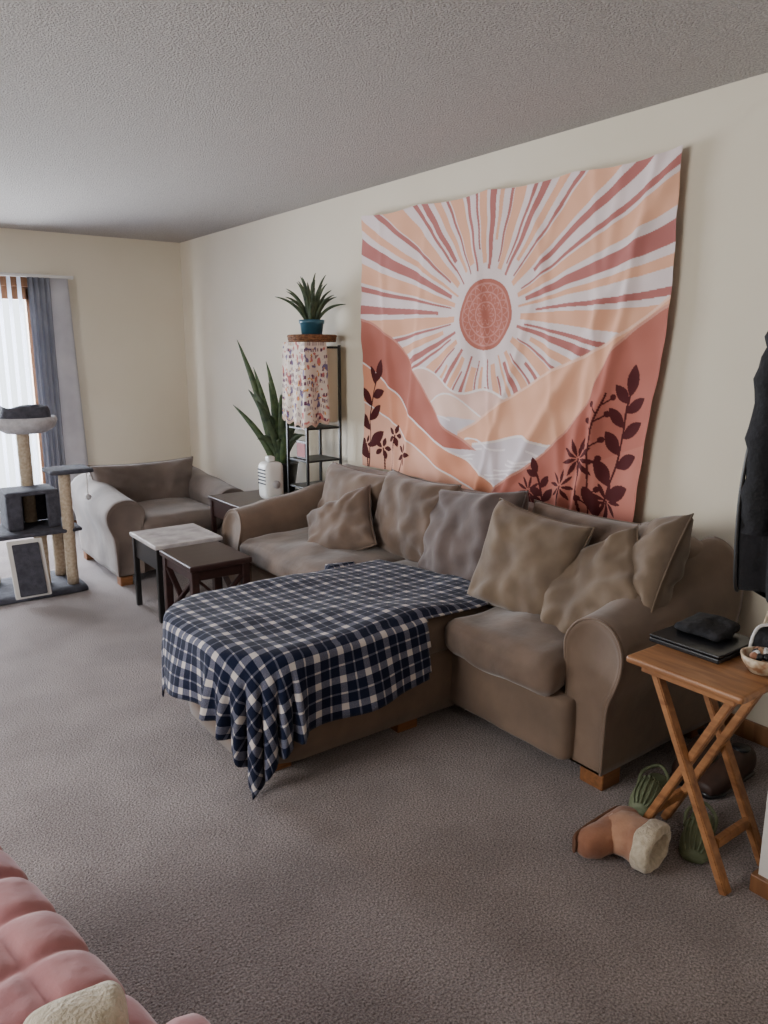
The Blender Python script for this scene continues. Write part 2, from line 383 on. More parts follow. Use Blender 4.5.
G('throw_pillow.003',(2.25,1.75,.65)); pillow('pillow_body',(2.27,1.76,.605),(-.93,.10,.50),.46,.38,.18,M['pil_ol'],roll=.62,seed=17,wr=.034)
# ---------------------------------------------------------------- plaid blanket
def plaid():
    m=bpy.data.materials.new('plaid_fleece'); m.use_nodes=True; nt=m.node_tree; b=nt.nodes['Principled BSDF']; b.inputs['Roughness'].default_value=.95
    b.inputs['Sheen Weight'].default_value=.1; b.inputs['Specular IOR Level'].default_value=.1
    L=nt.links.new; uv=nt.nodes.new('ShaderNodeUVMap'); uv.uv_map='UVMap'; sp=nt.nodes.new('ShaderNodeSeparateXYZ'); L(uv.outputs[0],sp.inputs[0])
    def mth(op,a,bb=None):
        n=nt.nodes.new('ShaderNodeMath'); n.operation=op
        for k,v in enumerate((a,bb)):
            if v is None: continue
            if isinstance(v,(int,float)): n.inputs[k].default_value=v
            else: L(v,n.inputs[k])
        return n.outputs[0]
    def stripes(s):
        f=mth('FRACT',s); a=mth('LESS_THAN',f,.25)
        g=mth('LESS_THAN',mth('ABSOLUTE',mth('SUBTRACT',f,.625)),.035)
        g2=mth('MULTIPLY',g,.75)
        return mth('MAXIMUM',a,g2)
    su=stripes(sp.outputs[0]); sv=stripes(sp.outputs[1])
    k=mth('MULTIPLY',mth('ADD',su,sv),.5)
    n=nt.nodes.new('ShaderNodeTexNoise'); n.inputs['Scale'].default_value=260; n.inputs['Detail'].default_value=2
    tc=nt.nodes.new('ShaderNodeTexCoord'); L(tc.outputs['Object'],n.inputs['Vector'])
    k2=mth('ADD',k,mth('MULTIPLY',mth('SUBTRACT',n.outputs['Fac'],.5),.25))
    r=nt.nodes.new('ShaderNodeValToRGB'); e=r.color_ramp.elements; e[0].position=.04; e[0].color=c(20,27,50); e[1].position=.96; e[1].color=c(206,198,194)
    x=e.new(.5); x.color=c(92,94,112)
    L(k2,r.inputs['Fac']); L(r.outputs['Color'],b.inputs['Base Color'])
    bp=nt.nodes.new('ShaderNodeBump'); bp.inputs['Strength'].default_value=.4; bp.inputs['Distance'].default_value=.004; L(n.outputs['Fac'],bp.inputs['Height']); L(bp.outputs['Normal'],b.inputs['Normal'])
    return m
def blanket():
    X0,X1,Y0,Y1,R=1.02,9.0,2.185,2.97,.22; top=.482
    step=.0125; s0,s1=.765,2.32; t0,t1=1.93,3.06
    ns=int((s1-s0)/step); ntt=int((t1-t0)/step); vs=[];uv=[];keep=[]
    for i in range(ns+1):
        for j in range(ntt+1):
            s=s0+(s1-s0)*i/ns; t=t0+(t1-t0)*j/ntt
            px=s-.22*(t-2.2)*max(0,(s-1.2)); py=t
            py-= .10*max(0,(1.8-px))*(1-min(1,max(0,(t-1.93)/.6)))
            px-= .06*min(1,max(0,(t-2.5)/.5))*max(0,1-(s-s0)/.5)
            if py>2.97: py=2.97+(py-2.97)*max(0,min(1,(2.0-px)/.3))
            seat=px>1.80
            qx=min(max(px,X0+R),X1); qy=min(max(py,Y0+R),Y1-R)
            dx,dy=px-qx,py-qy; d=math.hypot(dx,dy)
            nx,ny=(dx/d,dy/d) if d>1e-9 else (0,0)
            e=d-R; ok=True
            wr=.006*nz((px*3.2,py*3.2,1))+.004*nz((px*8,py*6,4))
            ridge=.020*max(0,nz((px*2.2+py*3.4,py*1.0-px*.6,9)))+.014*max(0,nz((px*1.5-py*4,py*1.2,19)))
            if seat and py<Y0+.005 and e>.02: ok=False
            if e<=0:
                P=Vector((px,py,top+wr+ridge))
                if e>-.03: P.z-=.006*(1+e/.03)
            else:
                bx,by=qx+nx*R,qy+ny*R
                if px>1.86 and py>Y1:
                    P=Vector((px,py,top+.008+wr+ridge))
                else:
                    r=.035; q=r*math.pi/2
                    if e<q:
                        a=e/r; hx=r*math.sin(a); hz=r*(1-math.cos(a))
                    else: hx=r; hz=r+(e-q)
                    hang=max(0,hz-r)
                    per=(bx*-ny+by*nx); ang=math.atan2(ny,nx)
                    ph=per*11+ang*1.8
                    fold=(math.sin(ph)+.4*math.sin(ph*1.9+1))*min(.026,hang*.10)
                    o=hx+hang*.06+fold+.010*min(1,hang*8)
                    z=top-.006-hz+wr
                    if z<.012:
                        o+=(.012-z)*.9; z=.012+.004*abs(nz((px*9,py*9,2)))
                    P=Vector((bx+nx*o,by+ny*o,z))
            vs.append(P); uv.append((s/.098,(t)/.098)); keep.append(ok)
    fs=[]
    n=ntt+1
    for i in range(ns):
        for j in range(ntt):
            q=(i*n+j,(i+1)*n+j,(i+1)*n+j+1,i*n+j+1)
            if all(keep[a] for a in q): fs.append(q)
    NG()
    o=mk('plaid_blanket',vs,fs,plaid())
    ul=o.data.uv_layers.new(name='UVMap'); li=np.zeros(len(o.data.loops),dtype=np.int32); o.data.loops.foreach_get('vertex_index',li)
    ul.data.foreach_set('uv',np.array(uv,dtype=np.float32)[li].ravel())
    bm=bmesh.new(); bm.from_mesh(o.data); bmesh.ops.delete(bm,geom=[v for v in bm.verts if not v.link_faces],context='VERTS'); bm.to_mesh(o.data); bm.free()
    md=o.modifiers.new('t','SOLIDIFY'); md.thickness=.005; md.offset=1
blanket()
# ---------------------------------------------------------------- tapestry
def tapestry():
    NU,NV=720,510; W_,H_=213.0,150.0
    u=np.linspace(0,W_,NU+1); v=np.linspace(0,H_,NV+1); U,V=np.meshgrid(u,v,indexing='ij')
    C=np.zeros(U.shape+(3,))
    def put(mask,col): C[mask]=np.array(col[:3])
    bg=c(226,210,209); rose=c(177,112,107); peach=c(230,174,144); terr=c(178,109,96); dark=c(78,32,34); white=c(236,224,221); lake=c(214,202,207)
    C[:]=np.array(bg[:3])
    sx,sy=109.0,59.0; dx=U-sx; dy=V-sy; Rr=np.hypot(dx,dy); A=np.degrees(np.arctan2(dy,dx))%360
    a=2.0; k=0
    seq=[('p',3.6),('r',1.0),('r',1.9),('p',2.1),('r',.9),('p',4.0),('r',1.5),('r',.9),('p',3.0),('r',2.3),('p',1.4),('r',1.0)]
    while a<360.5:
        kind,hw=seq[k%len(seq)]; r0=[23,27,22,32,25,22,36,26][k%8]; hw*=.93
        d=np.abs((A-a+180)%360-180); wid=d*np.pi/180*Rr
        put((wid<np.minimum(hw*np.pi/180*Rr,8.5))&(Rr>r0), rose if kind=='r' else peach)
        a+=hw+1.7+[2.8,1.7,3.2,2.1][k%4]; k+=1
    put(Rr<21,bg); put(Rr<17.5,terr)
    ring=(np.abs(Rr-15.2)<.45)|(np.abs(Rr-11)<.4)|(np.abs(Rr-6.2)<.4)
    pet=np.abs(np.sin(np.radians(A)*10)); ring|=(np.abs(Rr-(11.5+3*pet))<.4)|(np.abs(Rr-(7+3*np.abs(np.sin(np.radians(A)*8))))<.4)|(np.abs(Rr-(2+3*np.abs(np.cos(np.radians(A)*5))))<.4)
    put(ring&(Rr<16),c(196,136,126))
    def bd(pts):
        P=catmull([(x,y,0) for x,y in pts],8); xs=np.array([p.x for p in P]); ys=np.array([p.y for p in P]); o=np.argsort(xs)
        return np.interp(U,xs[o],ys[o],left=999,right=999)
    def hill(pts,col,line=None,lw=.9):
        B=bd(pts); put(V>B,col)
        if line is not None: put((np.abs(V-B)<lw),line)
    hill([(36,104),(45,93),(57,87),(70,89),(84,96),(95,99),(112,96),(128,100),(150,106),(170,112)],c(226,186,172),white,.6)
    hill([(60,112),(74,102),(88,100),(104,108),(120,112),(140,110)],c(234,198,182),white,.5)
    hill([(60,113),(90,112),(120,113),(160,112)],lake)
    for q in range(7):
        B=114+q*5+2.2*np.sin(U/ (7+q)+q*1.7); put((np.abs(V-B)<.5)&(U>60)&(U<160)&(V>112)&(np.sin(U/9+q*2)>-.3),c(236,226,228))
    hill([(92,120),(108,112),(124,102),(140,93),(155,85),(177,76),(197,65),(213,54)],peach,c(240,198,176),.7)
    hill([(104,125),(120,122),(140,117),(160,119),(190,110),(213,100)],lake,white,.6)
    for q in range(6):
        B=124+q*4.5+2.0*np.sin(U/(6+q)+q); put((np.abs(V-B)<.5)&(U>85)&(U<165)&(V>122)&(np.sin(U/8+q*2)>-.4),c(238,228,230))
    hill([(0,60),(15,64),(34,73),(47,84),(58,95),(79,116),(104,127),(119,133),(132,137)],terr,c(200,138,124),.7)
    put((V>bd([(66,128),(90,129),(112,128),(135,131),(165,128)])),lake)
    for q in range(5):
        B=131+q*3.6+1.6*np.sin(U/6.5+q*1.3); put((np.abs(V-B)<.45)&(U>70)&(U<150)&(V>130)&(np.sin(U/7+q)>-.3),c(238,230,232))
    hill([(0,86),(14,92),(30,101),(46,113),(64,123),(84,130),(104,136),(126,146)],c(222,152,122),white,.6)
    hill([(0,110),(22,117),(44,128),(68,138),(92,146),(110,150)],c(230,176,152),white,.5)
    hill([(118,151),(128,142),(140,136),(152,127),(163,116),(172,106),(179,97),(183,86),(188,76),(197,67),(209,59),(214,57)],terr,c(206,148,132),.7)
    hill([(140,151),(158,141),(176,128),(196,118),(213,112)],c(186,118,104),None)
    def ell(cx,cy,L,w,ang):
        ca,sa=math.cos(ang),math.sin(ang); x=(U-cx)*ca+(V-cy)*sa; y=-(U-cx)*sa+(V-cy)*ca
        t=x/L
        m=(t>0)&(t<1)&(np.abs(y)<w*np.sin(np.pi*np.clip(t,0,1))**.8); put(m,dark)
    def seg(p,q,w):
        p=np.array(p,float);q=np.array(q,float);d=q-p;L2=(d**2).sum()
        t=np.clip(((U-p[0])*d[0]+(V-p[1])*d[1])/L2,0,1); D=np.hypot(U-p[0]-t*d[0],V-p[1]-t*d[1]); put(D<w,dark)
    def plant(pts,Ls,w,n):
        P=catmull([(x,y,0) for x,y in pts],6)
        for i in range(len(P)-1): seg((P[i].x,P[i].y),(P[i+1].x,P[i+1].y),.55)
        for i in range(n):
            k=int((i+1)/(n+.4)*(len(P)-1)); p=P[k]; q=P[min(k+1,len(P)-1)]; an=math.atan2(q.y-P[k-1].y,q.x-P[k-1].x)
            f=1-.35*i/n
            ell(p.x,p.y,Ls*f,w*f,an+(.85 if i%2 else -.85))
        p=P[-1]; an=math.atan2(p.y-P[-3].y,p.x-P[-3].x); ell(p.x,p.y,Ls*.9,w*.8,an)
    def flower(x,y,r,n=11,stem=None,wf=.12):
        if stem: seg((x,y),stem,.5)
        for k in range(n):
            an=math.pi*2*k/n; ell(x+math.cos(an)*1.0,y+math.sin(an)*1.0,r,r*wf,an)
    plant([(8,150),(8,130),(8,112),(14,97)],17,3.9,7)
    def berries(pts,n=7):
        P=catmull([(x,y,0) for x,y in pts],5)
        for i in range(len(P)-1): seg((P[i].x,P[i].y),(P[i+1].x,P[i+1].y),.4)
        for i in range(n):
            p=P[int((i+2)/(n+2)*(len(P)-1))]; s=1 if i%2 else -1
            q=(p.x+s*4.5,p.y-3.5); seg((p.x,p.y),q,.35); put(np.hypot(U-q[0],V-q[1])<1.4,dark)
    flower(32,128,6.0,5,(28,150),.26); flower(20,137,6,5,(22,150),.26); flower(42,138,6,5,(38,150),.26); flower(4,136,5,5,(7,150),.26)
    plant([(190,150),(194,135),(198,118),(199,104),(200,93)],15,3.6,9)
    berries([(186,150),(184,128),(185,108),(189,92)],10)
    flower(178,122,9,9,(182,150)); flower(170,136,7,8,(171,150)); flower(194,139,8,9,(194,150)); flower(150,142,6.5,9,(153,150))
    plant([(160,150),(158,143),(154,133)],9,2.4,5)
    uu=U/100; vv=V/100
    sag=np.abs(np.sin(np.pi*uu/.533))
    Y=3.965-uu*(1.006-.05*(vv/1.5)**1.5)-.008*np.sin(vv*7)*np.exp(-uu*6)+.010*np.sin(vv*6+1)*np.exp(-(2.13-uu)*5)
    Z=2.282-.018*uu+.012*np.clip((uu-1.75)/.38,0,1)**2-vv*1.0 -.018*sag*np.exp(-vv*3)-.03*np.clip((uu-1.4)/.73,0,1)*(vv/1.5)
    amp=.25+.75*(vv/1.5)
    X=WX-.042-.014*np.sin(uu*7.5+vv*2.0)*amp-.012*np.sin(uu*3.7-vv*3.1+1)*amp-.010*np.sin(uu*19+vv*4)*amp-.003*np.sin(uu*41-vv*17)*amp-.0025*np.sin(vv*37+uu*11)
    f=np.clip((uu-1.6)/.53,0,1)
    for q,(o0,sl,wd_,am) in enumerate([(2.02,-.16,.028,.032),(1.86,-.10,.032,.022),(1.72,.12,.03,.018),(.18,.10,.03,.018),(2.13,-.55,.040,.030),(1.35,.25,.03,.016),(.62,-.12,.03,.014),(.95,.20,.025,.010),(1.55,-.3,.025,.012)]):
        X-=am*np.exp(-((uu-o0-sl*vv)/wd_)**2)*(.3+.7*vv/1.5)
    X-=.03*f**2*(vv/1.5)
    X=np.minimum(X,WX-.006)
    co=np.stack([X,Y,Z],-1).reshape(-1,3).astype(np.float32)
    n=NV+1; I,J=np.meshgrid(np.arange(NU),np.arange(NV),indexing='ij'); b=(I*n+J).ravel()
    F=np.stack([b,b+1,b+n+1,b+n],-1).astype(np.int32)
    me=bpy.data.meshes.new('tapestry'); me.vertices.add(len(co)); me.vertices.foreach_set('co',co.ravel())
    me.loops.add(F.size); me.loops.foreach_set('vertex_index',F.ravel()); me.polygons.add(len(F)); me.polygons.foreach_set('loop_start',np.arange(0,F.size,4,dtype=np.int32))
    me.update(calc_edges=True); me.validate()
    me.polygons.foreach_set('use_smooth',np.ones(len(F),dtype=bool))
    ca=me.color_attributes.new('Col','FLOAT_COLOR','POINT'); cc=np.ones((len(co),4),dtype=np.float32); cc[:,:3]=C.reshape(-1,3); ca.data.foreach_set('color',cc.ravel())
    me.materials.append(vcolmat('tapestry_print')); NG(); reg(bpy.data.objects.new('wall_tapestry',me))
tapestry()
# ---------------------------------------------------------------- armchair (front faces -Y)
G('armchair',(1.40,4.80,0),0,True)
CM=M['chair']
def armY(name,xm,out,m,L=.88):
    before=set(bpy.data.objects)
    arm(name,0,L,0,1,m,h0=.56,h1=.63)
    for o in set(bpy.data.objects)-before:
        for v in o.data.vertices:
            a,b,cz=v.co; v.co=(xm+out*b,a,cz)
        if out>0: o.data.flip_normals()
armY('arm_left',.11,-1,CM); armY('arm_right',.82,1,CM)
soft('base',(.16,.03,.06),(.78,.85,.30),CM,r=.03)
soft('back',(.04,.70,.08),(.90,.94,.64),CM,r=.09,wr=.01)
soft('seat_cushion',(.19,-.03,.29),(.75,.66,.43),CM,r=.06,crown=.03,wr=.01,side=.01)
pillow('back_cushion',(.44,.63,.525),(0,-1,.25),.78,.38,.24,CM,seed=5,wr=.024)
for i,(x,y) in enumerate([(.03,.02),(.80,.02),(.03,.80),(.80,.80)]): box('foot_%d'%i,(x,y,0),(x+.08,y+.08,.08),M['block'])
# ---------------------------------------------------------------- tables
G('marble_side_table',(1.6,4.2,0))
box('top',(1.38,3.99,.425),(1.78,4.42,.45),M['marble'],.006)
box('apron',(1.40,4.01,.30),(1.76,4.40,.425),M['black'],.004)
for i,(x,y) in enumerate([(1.39,4.0),(1.74,4.0),(1.39,4.38),(1.74,4.38)]): box('leg_%d'%i,(x,y,0),(x+.03,y+.03,.43),M['black'])
G('x_side_table',(1.6,3.7,0))
e=M['esp']; xr=1.70
box('top',(1.38,3.50,.415),(xr+.02,3.93,.445),e,.006); box('apron_left',(1.40,3.52,.36),(1.42,3.91,.415),e); box('apron_near',(1.40,3.52,.36),(xr,3.54,.415),e); box('apron_far',(1.40,3.89,.36),(xr,3.91,.415),e);box('apron_right',(xr-.02,3.52,.36),(xr,3.91,.415),e)
for i,(x,y) in enumerate([(1.39,3.51),(xr-.03,3.51),(1.39,3.88),(xr-.03,3.88)]): box('leg_%d'%i,(x,y,0),(x+.04,y+.04,.42),e)
box('shelf',(1.40,3.52,.07),(xr,3.91,.09),e)
for k,xx in enumerate((1.41,xr-.01)):
    beam('cross_%da'%k,(xx,3.54,.10),(xx,3.89,.36),.014,.03,e,up=(1,0,0)); beam('cross_%db'%k,(xx,3.89,.10),(xx,3.54,.36),.014,.03,e,up=(1,0,0))
beam('cross_2a',(1.43,3.53,.10),(xr-.02,3.53,.36),.014,.03,e,up=(0,1,0)); beam('cross_2b',(xr-.02,3.53,.10),(1.43,3.53,.36),.014,.03,e,up=(0,1,0))
G('end_table',(2.2,4.45,0))
box('top',(2.0,4.20,.53),(2.38,4.70,.555),e,.005); box('shelf',(2.02,4.22,.2),(2.36,4.68,.22),e)
box('drawer_box',(2.02,4.22,.42),(2.36,4.68,.53),e)
for i,(x,y) in enumerate([(2.01,4.21),(2.34,4.21),(2.01,4.66),(2.34,4.66)]): box('leg_%d'%i,(x,y,0),(x+.03,y+.03,.54),e)
G('air_humidifier',(2.30,4.36,.555))
soft('body',(2.22,4.27,.556),(2.35,4.41,.80),M['white'],r=.035,wr=0,cuts=10)
box('handle',(2.26,4.32,.80),(2.31,4.37,.835),M['white'],.01); tube('dial',[(2.285,4.270,.66),(2.285,4.258,.66)],.025,M['lgrey'],seg=20)
for k in range(5): box('vent_%d'%k,(2.2165,4.29,.66+k*.022),(2.2215,4.39,.668+k*.022),M['dgrey'],.001)
LX0,LY0=2.60,4.32
G('shelf_floor_lamp',(LX0,LY0,0))
hh=.125; x0,x1,y0,y1=LX0-hh,LX0+hh,LY0-hh,LY0+hh
for i,(x,y) in enumerate([(x0,y0),(x1,y0),(x0,y1),(x1,y1)]): box('post_%d'%i,(x-.008,y-.008,0),(x+.008,y+.008,1.53),M['black'],.002)
for i,z in enumerate([.12,.62,.80,1.01]): box('shelf_%d'%i,(x0,y0,z-.012),(x1,y1,z),M['black'],.002)
for j,(a,b) in enumerate([((x0,y0),(x1,y0)),((x1,y0),(x1,y1)),((x1,y1),(x0,y1)),((x0,y1),(x0,y0))]): beam('rail_%d'%j,(a[0],a[1],1.515),(b[0],b[1],1.515),.014,.014,M['black'])
box('shade',(x0+.010,y0+.010,1.04),(x1-.010,y1-.010,1.51),M['shade'],.004)
def scarf():
    cx,cy=LX0,LY0; hw=.139
    cr=[(cx+hw,cy-hw),(cx-hw,cy-hw),(cx-hw,cy+hw)]
    N1=120; NZ=150; vs=[];cols=[];fs=[]
    for i in range(2*N1+1):
        a=.42+(i/N1)*.79
        if a<1: p=(cr[0][0]+(cr[1][0]-cr[0][0])*a,cr[0][1]); nrm=(0,-1)
        else: p=(cr[1][0],cr[1][1]+(cr[2][1]-cr[1][1])*(a-1)); nrm=(-1,0)
        for j in range(NZ+1):
            v=j/NZ; bot=1.015+.012*math.sin(a*22)+.05*abs(a-1.1); top=1.548
            z=top+(bot-top)*v
            off=.010*math.sin(a*15+1)*v+.020*v
            vs.append((p[0]+nrm[0]*off,p[1]+nrm[1]*off,z))
            col=c(222,208,196)
            g=noise.noise(Vector((a*9.0,v*14.0,3.3)))
            if g>.36: col=c(190,112,108)
            elif g<-.40: col=c(112,100,134)
            if (v*13)%1<.55 and noise.noise(Vector((a*60,int(v*13)*3.7,8)))>.06 and noise.noise(Vector((a*4,v*5,20)))>-.05: col=c(100,58,80)
            if noise.noise(Vector((a*16,v*24,55)))>.46: col=c(206,150,78)
            if v>.96: col=c(206,176,160)
            cols.append(col)
    n=NZ+1
    for i in range(2*N1):
        for j in range(NZ): fs.append((i*n+j,(i+1)*n+j,(i+1)*n+j+1,i*n+j+1))
    o=mk('printed_cloth',vs,fs,vcolmat('printed_cloth')); ca=o.data.color_attributes.new('Col','FLOAT_COLOR','POINT'); ca.data.foreach_set('color',np.array(cols,dtype=np.float32).ravel())
    md=o.modifiers.new('t','SOLIDIFY'); md.thickness=.002
scarf()
G('photo_frame',(2.5,4.3,.85)); box('frame',(2.50,4.25,.801),(2.515,4.38,.92),M['esp']); box('picture',(2.497,4.265,.815),(2.501,4.365,.905),M['pink'],0)
G('wicker_tray',(LX0,LY0,1.53))
lathe('rim',[(.02,0),(.138,0),(.150,.02),(.154,.045),(.142,.046),(.134,.012),(.02,.012)],(LX0,LY0,1.549),M['wick'])
for k in range(3): tube('weave_%d'%k,[(LX0+(.148+.003*k)*math.cos(a*math.pi/20),LY0+(.148+.003*k)*math.sin(a*math.pi/20),1.556+k*.014+.003*(-1)**a) for a in range(40)],.006,M['wick'],closed=True,seg=6)
G('potted_spider_plant',(LX0,LY0,1.56))
lathe('pot',[(.03,0),(.062,0),(.076,.10),(.082,.102),(.082,.125),(.074,.125),(.07,.11),(.02,.11)],(LX0,LY0,1.562),M['teal'])
lathe('soil',[(.01,0),(.07,0),(.06,.006),(.01,.008)],(LX0,LY0,1.67),M['soil'])
for k in range(30):
    an=k*2.4+random.uniform(-.3,.3); q=(k+.5)/30; rr=.05+.20*q+random.uniform(-.03,.03); L=.30-.19*q+random.uniform(-.03,.03)
    xx=LX0+rr*math.cos(an)
    leaf('leaf_%d'%k,(LX0+.03*math.cos(an),LY0+.03*math.sin(an),1.665),(min(xx,2.76),LY0+rr*1.05*math.sin(an),1.67+L),.019,M['leaf2'],bend=(-.02*math.cos(an),-.02*math.sin(an),.03))
G('snake_plant',(2.62,4.80,0))
px,py=2.62,4.80
for k in range(3):
    an=k*2.1+.4; tube('stand_leg_%d'%k,[(px+.13*math.cos(an),py+.13*math.sin(an),0),(px+.09*math.cos(an),py+.09*math.sin(an),.50)],.011,M['black'],seg=8)
lathe('stand_top',[(.01,0),(.12,0),(.12,.018),(.01,.018)],(px,py,.49),M['black'])
lathe('pot',[(.03,0),(.085,0),(.115,.19),(.12,.195),(.12,.21),(.105,.21),(.10,.18),(.02,.18)],(px,py,.508),M['black'])
lathe('soil',[(.01,0),(.10,0),(.05,.006)],(px,py,.69),M['soil'])
for k,(dx,dy,z,w,b) in enumerate([(-.20,.24,1.57,.055,.02),(-.12,.16,1.38,.05,.01),(-.04,.12,1.42,.055,.02),(.02,-.06,1.38,.055,0),(-.26,.22,1.12,.05,.03),(.05,.02,1.22,.05,0),(-.04,-.14,1.30,.055,.01),(-.10,-.02,1.28,.05,.01)]):
    leaf('blade_%d'%k,(px+dx*.15,py+dy*.15,.69),(px+dx,py+dy,z),w,M['leaf'],bend=(b,-b,0),mid=.25)
for k in range(26):
    an=random.uniform(0,6.28); rr=random.uniform(.1,.26); z=random.uniform(.85,1.24)
    leaf('frond_%d'%k,(px,py,.70),(min(px+rr*math.cos(an),2.74),py+rr*math.sin(an),z),.045,M['leaf2'],bend=(0,0,.07))
# ---------------------------------------------------------------- cat tree
G('cat_tree',(1.0,5.1,0))
def plate(name,cx,cy,w,d,z,t,m): return soft(name,(cx-w/2,cy-d/2,z),(cx+w/2,cy+d/2,z+t),m,r=.015,wr=.001,cuts=8)
plate('base',.94,5.10,.60,.50,0,.04,M['dgrey'])
def post(name,x,y,z0,z1,m=None,r=.038):
    tube(name,[(x,y,z0+(z1-z0)*k/12) for k in range(13)],[r+(.002 if k%2 else 0) for k in range(13)],m or M['sisal'],seg=18)
post('post_1',1.16,5.20,.04,.38); post('post_2',1.17,4.95,.04,.75,r=.034); post('post_3',1.02,5.28,.38,1.0); post('post_4',.76,5.24,.04,.38); post('post_5',1.02,5.05,.04,.38)
plate('platform_low',.99,5.12,.52,.40,.375,.03,M['dgrey'])
plate('platform_side',1.21,5.02,.26,.26,.745,.03,M['dgrey'])
soft('cubby_roof',(.84,5.02,.615),(1.15,5.30,.645),M['dgrey'],r=.014,wr=.003,cuts=10)
soft('cubby_side_l',(.84,5.02,.405),(.865,5.30,.625),M['dgrey'],r=.011,wr=.002,cuts=8); soft('cubby_side_r',(1.125,5.02,.405),(1.15,5.30,.625),M['dgrey'],r=.011,wr=.002,cuts=8); soft('cubby_back',(.85,5.275,.405),(1.14,5.30,.625),M['dgrey'],r=.011,wr=.002,cuts=8)
soft('cubby_front_l',(.85,5.02,.405),(.93,5.045,.625),M['dgrey'],r=.011,wr=.002,cuts=8); soft('cubby_front_r',(1.07,5.02,.405),(1.14,5.045,.625),M['dgrey'],r=.011,wr=.002,cuts=8)
lathe('perch_bowl',[(.02,0),(.12,0),(.17,.03),(.19,.075),(.18,.10),(.155,.09),(.13,.05),(.02,.045)],(1.03,5.22,.99),M['lgrey'])
soft('perch_cushion',(.89,5.08,1.04),(1.17,5.36,1.17),M['dgrey'],r=.065,crown=-.05,wr=.03,wf=9)
beam('ramp_frame',(.90,4.78,.045),(.90,4.92,.37),.20,.02,M['trim'],up=(0,1,0)); beam('ramp_pad',(.90,4.768,.06),(.90,4.90,.35),.15,.02,M['dgrey'],up=(0,1,0))
tube('toy_string',[(1.30,4.93,.745),(1.30,4.93,.60)],.003,M['trim'],seg=6); lathe('toy_ball',[(.002,-.02),(.014,-.014),(.02,0),(.014,.014),(.002,.02)],(1.30,4.93,.59),M['lgrey'],16)
# ---------------------------------------------------------------- TV tray table
G('folding_tray_table',(2.0,1.1,0))
T=M['tray']
box('top',(1.83,.925,.595),(2.17,1.285,.617),T,.008)
box('cleat_1',(1.86,.96,.57),(1.885,1.25,.596),T); box('cleat_2',(2.10,.96,.57),(2.125,1.25,.596),T)
for k,xx in enumerate((1.89,2.095)):
    beam('leg_%da'%k,(xx,.945,0.0),(xx,1.22,.58),.022,.034,T,up=(1,0,0))
    xx2=xx+(.024 if k==0 else -.024); beam('leg_%db'%k,(xx2,1.26,0.0),(xx2,.985,.58),.022,.034,T,up=(1,0,0))
beam('stretcher_1',(1.91,1.0,.12),(2.08,1.0,.12),.02,.03,T); beam('stretcher_2',(1.92,1.205,.12),(2.07,1.205,.12),.02,.03,T)
G('laptop',(2.08,1.2,.62))
box('base',(1.98,1.08,.618),(2.20,1.31,.633),M['lap'],.004); box('lid',(1.98,1.08,.635),(2.20,1.31,.643),M['lap'],.003); tube('hinge',[(2.198,1.11,.634),(2.198,1.28,.634)],.006,M['black'],seg=10)
G('folded_dark_scarf',(2.12,1.2,.645)); soft('cloth',(2.06,1.13,.648),(2.20,1.29,.68),M['blackcloth'],r=.015,wr=.012,wf=14,cuts=20)
G('trinket_bowl',(2.03,.99,.62))
lathe('bowl',[(.01,0),(.035,0),(.055,.03),(.06,.05),(.052,.048),(.04,.012),(.01,.01)],(2.04,.985,.618),M['cream'])
for k in range(16):
    a=random.uniform(0,6.28); rr=random.uniform(0,.035); s=random.uniform(.008,.014)
    lathe('bead_%d'%k,[(.001,-s),(s*.8,-s*.6),(s,0),(s*.8,s*.6),(.001,s)],(2.04+rr*math.cos(a),.985+rr*math.sin(a),.663+random.uniform(0,.012)),random.choice([M['lap'],M['cream'],M['suede'],M['trim']]),10)
G('small_shoulder_bag',(2.13,1.02,.62))
soft('bag_body',(2.11,.95,.619),(2.20,1.07,.71),M['blackcloth'],r=.035,wr=.016); tube('strap',catmull([(2.13,.97,.70),(2.12,.99,.77),(2.13,1.02,.78),(2.15,1.05,.70)],6),.004,M['cream'],seg=8)
tube('bead_string',catmull([(2.085,1.03,.625),(2.10,1.05,.64),(2.11,1.06,.66),(2.13,1.05,.71),(2.16,1.01,.72)],6),.005,M['trim'],seg=8)
# ---------------------------------------------------------------- coats
def coat(name,cx,cy,z1,z0,rx,ry,m,seed):
    vs=[];fs=[];N=96;K=40
    for j in range(K+1):
        v=j/K; z=z1+(z0-z1)*v
        w=.25+.75*min(1,(v/.14))**.6 if v<.14 else 1+.08*(v-.14)-.22*max(0,v-.82)*4*.4
        for i in range(N):
            a=2*math.pi*i/N; g=min(1,v*3)
            f=1+.16*math.sin(a*5+seed+v*2.2)*g+.08*math.sin(a*9+seed*2-v*3)*g+.10*nz((math.cos(a)*2,math.sin(a)*2,v*3+seed),1.6)
            x=cx+rx*w*f*math.cos(a); y=cy+ry*w*f*math.sin(a); y=max(y,.918)
            vs.append((x,y,z+.03*nz((x*1.2,y*1.2,z),6)*(1 if j==K else .4)))
    for j in range(K):
        for i in range(N): fs.append((j*N+i,j*N+(i+1)%N,(j+1)*N+(i+1)%N,(j+1)*N+i))
    fs.append(tuple(range(N))); fs.append(tuple(range(K*N,(K+1)*N))[::-1])
    mk(name,vs,fs,m)
G('hanging_coat',(2.2,1.0,1.2)); coat('body',2.24,1.02,1.70,.80,.13,.125,M['blackcloth'],1)
tp=catmull([(2.22,1.06,1.63),(2.17,1.09,1.50),(2.155,1.10,1.25),(2.15,1.095,.98)],8)
tube('sleeve',tp,[.048+.006*math.sin(k*1.3)+.004*math.sin(k*2.9) for k in range(len(tp))],M['blackcloth'],seg=18)
